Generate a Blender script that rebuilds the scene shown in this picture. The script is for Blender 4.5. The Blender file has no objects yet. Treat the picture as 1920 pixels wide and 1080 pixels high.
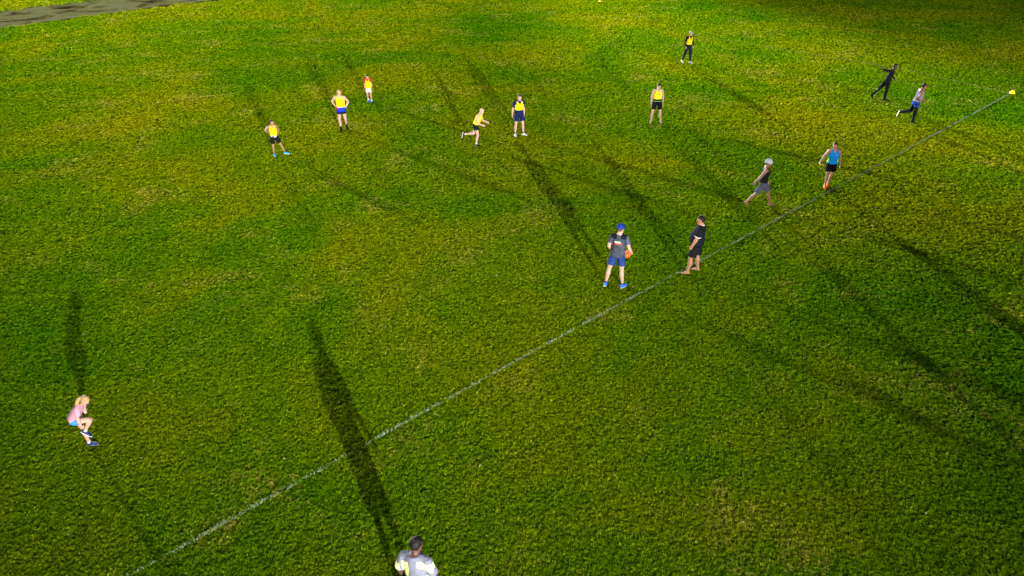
import bpy, bmesh, math, random
import numpy as np
from mathutils import Vector, Matrix, Quaternion, noise as mnoise

scene = bpy.context.scene
R = math.radians
random.seed(7)
rng = np.random.default_rng(7)

# ---------------------------------------------------------------- camera
cam_d = bpy.data.cameras.new('camera')
cam = bpy.data.objects.new('camera', cam_d)
scene.collection.objects.link(cam)
cam.location = (0, 0, 10.0)
cam.rotation_euler = (R(90 - 29.5), 0, 0)
cam_d.sensor_width = 36
cam_d.lens = 36 * 1400 / 1920
cam_d.clip_start = 0.1
cam_d.clip_end = 3000
scene.camera = cam

# ---------------------------------------------------------------- night sky
world = bpy.data.worlds.new('World')
scene.world = world
world.use_nodes = True
wn = world.node_tree
wn.nodes.clear()
w_out = wn.nodes.new('ShaderNodeOutputWorld')
w_bg = wn.nodes.new('ShaderNodeBackground')
w_sky = wn.nodes.new('ShaderNodeTexSky')
w_sky.sky_type = 'NISHITA'
w_sky.sun_disc = False
w_sky.sun_elevation = R(4)
w_sky.sun_rotation = R(200)
w_bg.inputs['Strength'].default_value = 0.07
wn.links.new(w_sky.outputs[0], w_bg.inputs['Color'])
wn.links.new(w_bg.outputs[0], w_out.inputs['Surface'])

# ---------------------------------------------------------------- exposure
scene.view_settings.view_transform = 'Standard'
scene.view_settings.look = 'None'
scene.view_settings.exposure = 0.1
scene.view_settings.gamma = 1.0
scene.view_settings.use_curve_mapping = False
scene.cycles.max_bounces = 5
scene.cycles.diffuse_bounces = 3
scene.cycles.glossy_bounces = 1
scene.render.resolution_x = 1024
scene.render.resolution_y = 576

# floodlights of the ground, all beyond the frame: x, y, lamp height, watts, aim point, cone, blend, colour
FLOODS = [
    (11.4, -22.0, 7.7, 520e3, (-10, 36, 18), 60, 1.0, (1.0, 0.97, 0.88)),
    (36.0, -10.0, 12.0, 230e3, (27, 48, 7), 56, 1.0, (1.0, 0.97, 0.88)),
    (-75.0, 178.0, 28.0, 900e3, (6, 42, 0), 96, 1.0, (0.95, 1.0, 0.92)),
    (-20.0, 240.0, 30.0, 4900e3, (18, 20, 0), 8.8, 1.0, (0.95, 1.0, 0.92)),
    (-200.0, 222.0, 42.0, 7200e3, (16, 18, 0), 19, 1.0, (0.95, 1.0, 0.92)),
]

# ================================================================ materials
def new_mat(name):
    m = bpy.data.materials.new(name)
    m.use_nodes = True
    nt = m.node_tree
    b = nt.nodes['Principled BSDF']
    return m, nt, b

def N(nt, t, **kw):
    n = nt.nodes.new(t)
    for k, v in kw.items():
        if k in n.inputs:
            n.inputs[k].default_value = v
        else:
            setattr(n, k, v)
    return n

def noise_node(nt, vec, scale, detail=4, rough=0.55, dist=0.0):
    n = nt.nodes.new('ShaderNodeTexNoise')
    n.inputs['Scale'].default_value = scale
    n.inputs['Detail'].default_value = detail
    n.inputs['Roughness'].default_value = rough
    n.inputs['Distortion'].default_value = dist
    nt.links.new(vec, n.inputs['Vector'])
    return n.outputs['Fac']

def ramp(nt, fac, stops):
    r = nt.nodes.new('ShaderNodeValToRGB')
    cr = r.color_ramp
    while len(cr.elements) < len(stops):
        cr.elements.new(0.5)
    for e, (p, c) in zip(cr.elements, stops):
        e.position = p
        e.color = (*c, 1) if len(c) == 3 else c
    nt.links.new(fac, r.inputs[0])
    return r.outputs[0]

def mix(nt, fac, a, b, blend='MIX'):
    m = nt.nodes.new('ShaderNodeMix')
    m.data_type = 'RGBA'
    m.blend_type = blend
    for sock, v in ((m.inputs[0], fac), (m.inputs[6], a), (m.inputs[7], b)):
        if hasattr(v, 'is_output'):
            nt.links.new(v, sock)
        elif isinstance(v, (int, float)):
            sock.default_value = v
        else:
            sock.default_value = (*v, 1)
    return m.outputs[2]

def math_node(nt, op, a, b=0.0):
    m = nt.nodes.new('ShaderNodeMath')
    m.operation = op
    for s, v in ((m.inputs[0], a), (m.inputs[1], b)):
        if hasattr(v, 'is_output'):
            nt.links.new(v, s)
        else:
            s.default_value = v
    return m.outputs[0]

def lawn_colour(nt, fine=True):
    """patchwork of lush green, yellow green and worn straw coloured turf, fixed to the ground"""
    geo = nt.nodes.new('ShaderNodeNewGeometry')
    pos = geo.outputs['Position']
    f1 = noise_node(nt, pos, 0.10, 7, 0.66, 0.5)
    f2 = noise_node(nt, pos, 0.9, 5, 0.65, 0.3)
    f3 = noise_node(nt, pos, 0.35, 6, 0.7, 0.4)
    s = math_node(nt, 'ADD', math_node(nt, 'MULTIPLY', f1, 0.9), math_node(nt, 'MULTIPLY', f2, 0.10))
    base = ramp(nt, s, [(0.36, LAWN[0]), (0.46, LAWN[1]), (0.55, LAWN[2]), (0.67, LAWN[3])])
    dry = ramp(nt, f3, [(0.54, (0, 0, 0)), (0.68, (1, 1, 1))])
    f4 = noise_node(nt, pos, 5.0, 4, 0.7)
    dryf = math_node(nt, 'MULTIPLY', dry, ramp(nt, f4, [(0.40, (0, 0, 0)), (0.60, (0.8, 0.8, 0.8))]))
    return pos, mix(nt, dryf, base, LAWN[4])

LAWN = [(0.058, 0.172, 0.0008), (0.100, 0.200, 0.0010), (0.156, 0.219, 0.0012), (0.222, 0.236, 0.003), (0.34, 0.30, 0.05)]

def grass_material():
    m, nt, b = new_mat('grass')
    pos, col = lawn_colour(nt)
    oi = nt.nodes.new('ShaderNodeObjectInfo')
    v = ramp(nt, oi.outputs['Random'], [(0.0, (0.30, 0.38, 0.3)), (0.35, (0.7, 0.8, 0.7)), (0.7, (1.15, 1.1, 1.0)), (0.95, (1.6, 1.4, 1.2)), (1.0, (2.4, 2.0, 5.0))])
    col = mix(nt, 1.0, col, v, 'MULTIPLY')
    nt.links.new(col, b.inputs['Base Color'])
    b.inputs['Roughness'].default_value = 0.65
    b.inputs['Specular IOR Level'].default_value = 0.0
    tr = nt.nodes.new('ShaderNodeBsdfTranslucent')
    nt.links.new(mix(nt, 1.0, col, (1.8, 1.6, 1.3), 'MULTIPLY'), tr.inputs['Color'])
    ms = nt.nodes.new('ShaderNodeMixShader')
    ms.inputs[0].default_value = 0.5
    nt.links.new(b.outputs[0], ms.inputs[1])
    nt.links.new(tr.outputs[0], ms.inputs[2])
    nt.links.new(ms.outputs[0], nt.nodes['Material Output'].inputs[0])
    return m

def turf_material():
    m, nt, b = new_mat('turf')
    pos, col = lawn_colour(nt)
    f = noise_node(nt, pos, 28, 5, 0.75)
    thatch = ramp(nt, f, [(0.35, (0.12, 0.14, 0.1)), (0.5, (0.28, 0.30, 0.25)), (0.68, (0.6, 0.6, 0.5))])
    col = mix(nt, 1.0, col, thatch, 'MULTIPLY')
    nt.links.new(col, b.inputs['Base Color'])
    b.inputs['Roughness'].default_value = 0.9
    b.inputs['Specular IOR Level'].default_value = 0.0
    bp = nt.nodes.new('ShaderNodeBump')
    bp.inputs['Strength'].default_value = 0.9
    bp.inputs['Distance'].default_value = 0.05
    nt.links.new(f, bp.inputs['Height'])
    nt.links.new(bp.outputs[0], b.inputs['Normal'])
    return m

def path_material():
    m, nt, b = new_mat('worn_path')
    geo = nt.nodes.new('ShaderNodeNewGeometry')
    pos = geo.outputs['Position']
    a = noise_node(nt, pos, 0.30, 6, 0.7, 1.2)
    g = noise_node(nt, pos, 9.0, 5, 0.8)
    base = ramp(nt, a, [(0.36, (0.03, 0.025, 0.015)), (0.43, (0.11, 0.10, 0.04)), (0.49, (0.20, 0.19, 0.07)), (0.55, (0.22, 0.21, 0.13)), (0.60, (0.15, 0.19, 0.025)), (0.68, (0.2, 0.185, 0.09))])
    col = mix(nt, 1.0, base, ramp(nt, g, [(0.3, (0.6, 0.6, 0.6)), (0.7, (1.3, 1.3, 1.25))]), 'MULTIPLY')
    nt.links.new(col, b.inputs['Base Color'])
    b.inputs['Roughness'].default_value = 0.95
    b.inputs['Specular IOR Level'].default_value = 0.0
    bp = nt.nodes.new('ShaderNodeBump')
    bp.inputs['Strength'].default_value = 0.8
    bp.inputs['Distance'].default_value = 0.05
    nt.links.new(g, bp.inputs['Height'])
    nt.links.new(bp.outputs[0], b.inputs['Normal'])
    return m

def soil_material():
    m, nt, b = new_mat('damp_soil')
    geo = nt.nodes.new('ShaderNodeNewGeometry')
    g = noise_node(nt, geo.outputs['Position'], 6.0, 5, 0.8)
    nt.links.new(ramp(nt, g, [(0.3, (0.012, 0.010, 0.007)), (0.7, (0.06, 0.05, 0.035))]), b.inputs['Base Color'])
    b.inputs['Roughness'].default_value = 0.95
    b.inputs['Specular IOR Level'].default_value = 0.0
    return m

_cloth = {}
def cloth(name, col, rough=0.85, mottled=0.12, sheen=0.0):
    if name in _cloth:
        return _cloth[name]
    m, nt, b = new_mat(name)
    tc = nt.nodes.new('ShaderNodeTexCoord')
    f = noise_node(nt, tc.outputs['Object'], 9, 4, 0.6)
    lo = tuple(c * (1 - mottled) for c in col)
    hi = tuple(min(1, c * (1 + mottled)) for c in col)
    nt.links.new(ramp(nt, f, [(0.3, lo), (0.7, hi)]), b.inputs['Base Color'])
    b.inputs['Roughness'].default_value = rough
    b.inputs['Specular IOR Level'].default_value = 0.2 if rough < 0.6 else 0.05
    w = noise_node(nt, tc.outputs['Object'], 14, 3, 0.5, 1.2)
    bp = nt.nodes.new('ShaderNodeBump')
    bp.inputs['Strength'].default_value = 0.35
    bp.inputs['Distance'].default_value = 0.02
    nt.links.new(w, bp.inputs['Height'])
    nt.links.new(bp.outputs[0], b.inputs['Normal'])
    _cloth[name] = m
    return m

def skin(name, col):
    if name in _cloth:
        return _cloth[name]
    m, nt, b = new_mat(name)
    tc = nt.nodes.new('ShaderNodeTexCoord')
    f = noise_node(nt, tc.outputs['Object'], 6, 4, 0.6)
    nt.links.new(ramp(nt, f, [(0.3, (col[0] * .88, col[1] * .8, col[2] * .78)), (0.7, col)]), b.inputs['Base Color'])
    b.inputs['Roughness'].default_value = 0.55
    b.inputs['Specular IOR Level'].default_value = 0.35
    _cloth[name] = m
    return m

def hair_mat(name, col):
    if name in _cloth:
        return _cloth[name]
    m, nt, b = new_mat(name)
    tc = nt.nodes.new('ShaderNodeTexCoord')
    f = noise_node(nt, tc.outputs['Object'], 45, 3, 0.7)
    nt.links.new(ramp(nt, f, [(0.3, tuple(c * .55 for c in col)), (0.7, tuple(min(1, c * 1.3) for c in col))]), b.inputs['Base Color'])
    b.inputs['Roughness'].default_value = 0.6
    b.inputs['Specular IOR Level'].default_value = 0.12
    bp = nt.nodes.new('ShaderNodeBump')
    bp.inputs['Strength'].default_value = 0.8
    bp.inputs['Distance'].default_value = 0.01
    nt.links.new(f, bp.inputs['Height'])
    nt.links.new(bp.outputs[0], b.inputs['Normal'])
    _cloth[name] = m
    return m

# ================================================================ helpers
def link(o):
    scene.collection.objects.link(o)
    return o

def mesh_obj(name, verts, faces, mat, parent=None, smooth=False):
    me = bpy.data.meshes.new(name)
    me.from_pydata([tuple(v) for v in verts], [], faces)
    me.materials.append(mat)
    if smooth:
        me.polygons.foreach_set('use_smooth', [True] * len(me.polygons))
    me.update()
    o = link(bpy.data.objects.new(name, me))
    if parent is not None:
        o.parent = parent
    return o

def empty(name, loc, rz=0.0):
    o = link(bpy.data.objects.new(name, None))
    o.empty_display_size = 0.2
    o.location = loc
    o.rotation_euler = (0, 0, rz)
    return o

def tag(o, label=None, cat=None, group=None, kind=None):
    if label: o['label'] = label
    if cat: o['category'] = cat
    if group: o['group'] = group
    if kind: o['kind'] = kind
    return o

# ================================================================ the setting
M_turf = turf_material()
M_grass = grass_material()
M_path = path_material()
M_soil = soil_material()

ground = mesh_obj('ground', [(-900, -500, 0), (900, -500, 0), (900, 1300, 0), (-900, 1300, 0)], [(0, 1, 2, 3)], M_turf)
tag(ground, 'mown grass sports field, green with yellowish worn patches', kind='structure')

# ---- worn vehicle track in the far left corner
def lower_edge(t):   # t in metres along the track from its nearest corner
    x = -62 + t * 0.68 + 0.45 * math.sin(t * 0.21) + 0.20 * math.sin(t * 0.83 + 1) + 0.08 * math.sin(t * 2.3)
    y = 27.5 + t * 0.735
    return x, y
NT = 150
tv, tf = [], []
sv, sf = [], []
for i in range(NT + 1):
    t = i * 0.8
    x, y = lower_edge(t)
    n = (-0.735, 0.68)
    wdt = 7.6 + 0.4 * math.sin(t * 0.17) + 0.2 * math.sin(t * 0.9)
    tv += [(x, y, 0.004), (x + n[0] * wdt, y + n[1] * wdt, 0.004)]
    if i:
        k = 2 * i
        tf.append((k - 2, k, k + 1, k - 1))
path = mesh_obj('path', tv, tf, M_path)
tag(path, 'worn grey brown earth track crossing the far left corner', kind='structure')
for side in (0, 1):
    ev, ef = [], []
    for i in range(NT * 2 + 1):
        t = i * 0.4
        x, y = lower_edge(t)
        n = (-0.735, 0.68)
        wdt = 7.6 + 0.4 * math.sin(t * 0.17) + 0.2 * math.sin(t * 0.9)
        off = -0.12 if side == 0 else wdt - 0.25
        wd = max(0.02, 0.30 + 0.55 * mnoise.noise((t * 0.16, 3.1 + side * 9, 0)) + 0.18 * mnoise.noise((t * 0.9, 8, side)))
        a, c = off, off + wd
        ev += [(x + n[0] * a, y + n[1] * a, 0.008), (x + n[0] * c, y + n[1] * c, 0.008)]
        if i:
            k = 2 * i
            ef.append((k - 2, k, k + 1, k - 1))
    tag(mesh_obj('track_edge', ev, ef, M_soil, path), 'dark damp soil along the edge of the track')

def on_track(x, y):
    t = (y - 27.5) / 0.735
    # project on the lower edge line by its normal
    d = ((x + 62) * -0.735 + (y - 27.5) * 0.68)
    tt = ((x + 62) * 0.68 + (y - 27.5) * 0.735)
    lx, ly = lower_edge(tt)
    d0 = ((lx + 62) * -0.735 + (ly - 27.5) * 0.68)
    e = 0.7 * mnoise.noise((tt * 0.35, d * 0.2, 2.0))
    return 0.1 + e < d - d0 < 7.4 + e

# ---- grass: tuft prototypes (kept out of the scene) spread over the field by geometry nodes
def tuft_mesh(seed, nb, spread, h, w):
    r = random.Random(seed)
    v, f = [], []
    for i in range(nb):
        a = r.uniform(0, 6.283)
        d = spread * math.sqrt(r.random())
        bx, by = d * math.cos(a), d * math.sin(a)
        yaw = r.uniform(0, 6.283)
        lean = r.uniform(0.05, 0.75)
        hh = h * r.uniform(0.55, 1.15)
        dx, dy = math.cos(yaw), math.sin(yaw)
        px, py = -dy * w, dx * w
        k = len(v)
        m1 = (bx + dx * lean * hh * 0.35, by + dy * lean * hh * 0.35, hh * 0.62)
        tp = (bx + dx * lean * hh * 1.1, by + dy * lean * hh * 1.1, hh * (1.0 - 0.25 * lean))
        v += [(bx - px, by - py, -0.004), (bx + px, by + py, -0.004), (m1[0] + px * .8, m1[1] + py * .8, m1[2]), (m1[0] - px * .8, m1[1] - py * .8, m1[2]), tp]
        f += [(k, k + 1, k + 2, k + 3), (k + 3, k + 2, k + 4)]
    me = bpy.data.meshes.new('tuft')
    me.from_pydata(v, [], f)
    me.materials.append(M_grass)
    return me
tufts = bpy.data.collections.new('grass_tufts')
for s in range(5):
    tufts.objects.link(bpy.data.objects.new('tuft_proto', tuft_mesh(s, 12, 0.032, 0.033, 0.0026)))

gv, gf, dens, scl = [], [], [], []
CELL = 1.0
idx = {}
def gvert(i, j):
    if (i, j) not in idx:
        x, y = i * CELL, 3 + j * CELL
        idx[(i, j)] = len(gv)
        gv.append((x, y, 0.0))
        d = math.hypot(math.hypot(x, y), 10)
        k = max(1.0, d / 17.0)
        dens.append(1050.0 / k ** 1.7)
        scl.append(0.9 * k ** 0.5)
    return idx[(i, j)]
for j in range(0, 92):
    y = 3 + (j + .5) * CELL
    hw = 11 + y * 0.66
    for i in range(int(-hw), int(hw) + 1):
        if on_track((i + .5) * CELL, y):
            continue
        gf.append((gvert(i, j), gvert(i + 1, j), gvert(i + 1, j + 1), gvert(i, j + 1)))
lawn = mesh_obj('grass', gv, gf, M_grass)
tag(lawn, 'short mown grass covering the whole field', 'grass', kind='stuff')
for nm, arr in (('dens', dens), ('scl', scl)):
    at = lawn.data.attributes.new(nm, 'FLOAT', 'POINT')
    at.data.foreach_set('value', arr)
ng = bpy.data.node_groups.new('lawn_scatter', 'GeometryNodeTree')
ng.interface.new_socket('Geometry', in_out='INPUT', socket_type='NodeSocketGeometry')
ng.interface.new_socket('Geometry', in_out='OUTPUT', socket_type='NodeSocketGeometry')
gi = ng.nodes.new('NodeGroupInput'); go = ng.nodes.new('NodeGroupOutput')
dp = ng.nodes.new('GeometryNodeDistributePointsOnFaces')
na = ng.nodes.new('GeometryNodeInputNamedAttribute'); na.data_type = 'FLOAT'; na.inputs['Name'].default_value = 'dens'
ns = ng.nodes.new('GeometryNodeInputNamedAttribute'); ns.data_type = 'FLOAT'; ns.inputs['Name'].default_value = 'scl'
ci = ng.nodes.new('GeometryNodeCollectionInfo')
ci.inputs['Collection'].default_value = tufts
ci.inputs['Separate Children'].default_value = True
ci.inputs['Reset Children'].default_value = True
ip = ng.nodes.new('GeometryNodeInstanceOnPoints')
ip.inputs['Pick Instance'].default_value = True
rv = ng.nodes.new('FunctionNodeRandomValue'); rv.data_type = 'FLOAT_VECTOR'
rv.inputs[0].default_value = (-0.15, -0.15, 0); rv.inputs[1].default_value = (0.15, 0.15, 6.283)
rs = ng.nodes.new('FunctionNodeRandomValue'); rs.data_type = 'FLOAT'
rs.inputs[2].default_value = 0.65; rs.inputs[3].default_value = 1.25
ml = ng.nodes.new('ShaderNodeMath'); ml.operation = 'MULTIPLY'
# slow variation of the sward height
npos = ng.nodes.new('GeometryNodeInputPosition')
nn = ng.nodes.new('ShaderNodeTexNoise'); nn.inputs['Scale'].default_value = 11.0; nn.inputs['Detail'].default_value = 4; nn.inputs['Roughness'].default_value = 0.7
mr = ng.nodes.new('ShaderNodeMapRange')
mr.inputs[1].default_value = 0.3; mr.inputs[2].default_value = 0.7; mr.inputs[3].default_value = 0.65; mr.inputs[4].default_value = 1.25
ml2 = ng.nodes.new('ShaderNodeMath'); ml2.operation = 'MULTIPLY'
L = ng.links.new
L(gi.outputs[0], dp.inputs['Mesh'])
L(na.outputs['Attribute'], dp.inputs['Density'])
L(dp.outputs['Points'], ip.inputs['Points'])
L(ci.outputs[0], ip.inputs['Instance'])
L(rv.outputs[0], ip.inputs['Rotation'])
L(ns.outputs['Attribute'], ml.inputs[0]); L(rs.outputs[1], ml.inputs[1])
L(npos.outputs[0], nn.inputs['Vector']); L(nn.outputs['Fac'], mr.inputs[0])
nn2 = ng.nodes.new('ShaderNodeTexNoise'); nn2.inputs['Scale'].default_value = 1.1; nn2.inputs['Detail'].default_value = 3
mr2 = ng.nodes.new('ShaderNodeMapRange')
mr2.inputs[1].default_value = 0.3; mr2.inputs[2].default_value = 0.7; mr2.inputs[3].default_value = 0.8; mr2.inputs[4].default_value = 1.2
ml3 = ng.nodes.new('ShaderNodeMath'); ml3.operation = 'MULTIPLY'
L(npos.outputs[0], nn2.inputs['Vector']); L(nn2.outputs['Fac'], mr2.inputs[0])
L(mr.outputs[0], ml3.inputs[0]); L(mr2.outputs[0], ml3.inputs[1])
L(ml.outputs[0], ml2.inputs[0]); L(ml3.outputs[0], ml2.inputs[1])
L(ml2.outputs[0], ip.inputs['Scale'])
L(ip.outputs[0], go.inputs[0])

# ---- chalk lines: patchy white paint caught on the blades
def chalk_line(name, pts, width, cover, mat, label):
    v, f = [], []
    r = random.Random(5)
    for (x0, y0), (x1, y1) in zip(pts[:-1], pts[1:]):
        ln = math.hypot(x1 - x0, y1 - y0)
        ux, uy = (x1 - x0) / ln, (y1 - y0) / ln
        n = int(ln * 330)
        for _ in range(n):
            t = r.random() * ln
            s = r.gauss(0, width * 0.42)
            if abs(s) > width * 0.8:
                continue
            x, y = x0 + ux * t - uy * s, y0 + uy * t + ux * s
            c = 0.55 + 0.6 * mnoise.noise((x * 0.7, y * 0.7, 0)) + 0.7 * mnoise.noise((x * 4.5, y * 4.5, 4))
            if r.random() > c * cover * (0.45 + 0.03 * math.hypot(x, y)):
                continue
            a = r.uniform(0, 6.283)
            h = r.uniform(0.018, 0.052)
            w = r.uniform(0.0025, 0.0055)
            le = r.uniform(0.2, 1.2) * h
            dx, dy = math.cos(a), math.sin(a)
            k = len(v)
            v += [(x + dy * w, y - dx * w, h * .3), (x - dy * w, y + dx * w, h * .3), (x - dy * w * .8 + dx * le, y + dx * w * .8 + dy * le, h), (x + dy * w * .8 + dx * le, y - dx * w * .8 + dy * le, h)]
            f.append((k, k + 1, k + 2, k + 3))
    o = mesh_obj(name, v, f, mat)
    tag(o, label, kind='structure')
    return o
M_chalk = cloth('chalk_paint', (0.19, 0.25, 0.155), 0.9, 0.3)
M_faint = cloth('worn_chalk_paint', (0.26, 0.25, 0.08), 0.9, 0.3)
chalk_line('boundary_line', [(-9.0, 5.5), (-2.86, 11.39), (2.63, 16.61), (10.84, 24.25), (25.0, 37.45)], 0.058, 0.85, M_chalk, 'patchy white painted line running diagonally across the field')
chalk_line('worn_line', [(25.0, 37.5), (22.4, 42.1), (19.1, 45.7), (12, 52.5)], 0.16, 0.7, M_faint, 'faint worn line leading away from the yellow corner marker')

# ---- scattered pale leaves and bits of litter
lv, lf = [], []
for i in range(100):
    y = 7 + 45 * random.random() ** 1.5
    x = random.uniform(-1, 1) * (5 + y * 0.65)
    s = random.uniform(0.012, 0.038)
    a = random.uniform(0, 6.28)
    k = len(lv)
    c, d = math.cos(a) * s, math.sin(a) * s
    z = 0.045
    lv += [(x - c, y - d, z), (x + d * .5, y - c * .5, z + .012), (x + c, y + d, z + 0.004), (x - d * .5, y + c * .5, z + .015)]
    lf.append((k, k + 1, k + 2, k + 3))
leaves = mesh_obj('fallen_leaves', lv, lf, cloth('pale_leaf', (0.34, 0.28, 0.16), 0.8, 0.5))
tag(leaves, 'pale fallen leaves scattered over the grass', 'leaves', kind='stuff')

# ================================================================ marker cones
def marker(loc, label):
    v, f = [], []
    prof = [(0.105, 0.0), (0.115, 0.012), (0.10, 0.03), (0.072, 0.075), (0.048, 0.115), (0.036, 0.122), (0.030, 0.112), (0.045, 0.08), (0.085, 0.02)]
    n = 20
    for (r_, z) in prof:
        for k in range(n):
            a = 2 * math.pi * k / n
            v.append((r_ * 1.25 * math.cos(a), r_ * 1.25 * math.sin(a), z * 1.35))
    for i in range(len(prof)):
        j = (i + 1) % len(prof)
        for k in range(n):
            f.append((i * n + k, i * n + (k + 1) % n, j * n + (k + 1) % n, j * n + k))
    m, nt, b = (None, None, None)
    o = mesh_obj('marker_cone', v, f, cloth('yellow_plastic', (0.78, 0.62, 0.01), 0.45, 0.05), smooth=True)
    o.location = loc
    tag(o, label, 'marker cone', 'yellow marker cones on the grass')
    return o
marker((25.15, 37.5, 0.02), 'low yellow marker cone at the end of the white line')
marker((7.4, 66.5, 0.02), 'distant yellow marker cone at the far top of the field')

# ================================================================ people
def loft(bm, rings, n=12):
    """rings: (centre, axis_u, axis_v, ru, rv); closed with caps"""
    prev = None
    first = None
    for (c, u, v, ru, rv) in rings:
        cur = [bm.verts.new(c + u * (ru * math.cos(2 * math.pi * k / n)) + v * (rv * math.sin(2 * math.pi * k / n))) for k in range(n)]
        if prev:
            for k in range(n):
                bm.faces.new((prev[k], prev[(k + 1) % n], cur[(k + 1) % n], cur[k]))
        else:
            first = cur
        prev = cur
    bm.faces.new(first[::-1])
    bm.faces.new(prev)

def tube(bm, pts, ref, n=10):
    """pts: (pos, r_side, r_fore); ref: a direction the first radius follows"""
    rings = []
    for i, (p, a, b) in enumerate(pts):
        q0 = pts[max(0, i - 1)][0]
        q1 = pts[min(len(pts) - 1, i + 1)][0]
        t = (q1 - q0).normalized()
        u = (ref - t * ref.dot(t))
        if u.length < 1e-4:
            u = t.orthogonal()
        u.normalize()
        v = t.cross(u)
        rings.append((p, u, v, a, b))
    loft(bm, rings, n)

def blob(bm, c, rx, ry, rz, m=None, n=10):
    mt = (m or Matrix.Identity(3))
    ret = bmesh.ops.create_uvsphere(bm, u_segments=n, v_segments=max(6, n // 2 + 2), radius=1.0)
    for vv in ret['verts']:
        vv.co = c + mt @ Vector((vv.co.x * rx, vv.co.y * ry, vv.co.z * rz))

def finish(name, bm, mat, parent, voxel=None, smooth_it=0, wrinkle=0.0, seed=0):
    bmesh.ops.recalc_face_normals(bm, faces=bm.faces)
    me = bpy.data.meshes.new(name)
    bm.to_mesh(me)
    bm.free()
    o = link(bpy.data.objects.new(name, me))
    if voxel:
        r = o.modifiers.new('remesh', 'REMESH')
        r.mode = 'VOXEL'
        r.voxel_size = voxel
        if smooth_it:
            sm = o.modifiers.new('smooth', 'SMOOTH')
            sm.factor = 0.5
            sm.iterations = smooth_it
        PENDING.append((o, mat, wrinkle, seed))
    else:
        dress(me, mat)
    o.parent = parent
    return o

PENDING = []
ZONES = {}
def split_zone(o, nm, zmat, to_local, test):
    """cut a sewn panel of another colour out of a garment and hang it on the garment as its own piece"""
    me = o.data
    n = len(me.vertices)
    co = np.empty(n * 3)
    me.vertices.foreach_get('co', co)
    co = co.reshape(-1, 3)
    lc = to_local(co)
    keep, cut = [], []
    for p in me.polygons:
        vs = tuple(p.vertices)
        c = lc[list(vs)].mean(axis=0)
        (cut if test(*c) else keep).append(vs)
    if not cut or not keep:
        return
    mat = me.materials[0]
    for fs, target in ((keep, o), (cut, None)):
        used = sorted({i for q in fs for i in q})
        mp = {q: i for i, q in enumerate(used)}
        m2 = bpy.data.meshes.new(nm)
        m2.from_pydata([tuple(co[i]) for i in used], [], [tuple(mp[i] for i in q) for q in fs])
        m2.materials.append(mat if target else zmat)
        m2.polygons.foreach_set('use_smooth', [True] * len(m2.polygons))
        m2.update()
        if target:
            o.data = m2
            m2.name = o.name
        else:
            link(bpy.data.objects.new(nm, m2)).parent = o
    bpy.data.meshes.remove(me)

def dress(me, mat, wrinkle=0.0, seed=0):
    if wrinkle:
        n = len(me.vertices)
        co = np.empty(n * 3); no = np.empty(n * 3)
        me.vertices.foreach_get('co', co)
        me.vertices.foreach_get('normal', no)
        co = co.reshape(-1, 3); no = no.reshape(-1, 3)
        w = np.array([mnoise.noise((q[0] * 11 + seed, q[1] * 11, q[2] * 6)) for q in co]) * wrinkle
        me.vertices.foreach_set('co', (co + no * w[:, None]).ravel())
    me.materials.clear()
    me.materials.append(mat)
    me.polygons.foreach_set('use_smooth', [True] * len(me.polygons))
    me.update()

def settle():
    """turn every remeshed piece into plain mesh data in one evaluation"""
    dg = bpy.context.evaluated_depsgraph_get()
    got = [bpy.data.meshes.new_from_object(p[0].evaluated_get(dg)) for p in PENDING]
    for (o, mat, wr, sd), me in zip(PENDING, got):
        old = o.data
        o.modifiers.clear()
        o.data = me
        me.name = o.name
        bpy.data.meshes.remove(old)
        dress(me, mat, wr, sd)
        for (nm, zmat, to_local, test) in ZONES.get(o.name, ()):
            split_zone(o, nm, zmat, to_local, test)

def rot(pitch=0, yaw=0, roll=0):
    """pitch leans forward (+y), yaw turns to the right, roll leans to the right"""
    return (Matrix.Rotation(-R(yaw), 3, 'Z') @ Matrix.Rotation(-R(pitch), 3, 'X') @ Matrix.Rotation(R(roll), 3, 'Y'))

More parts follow.
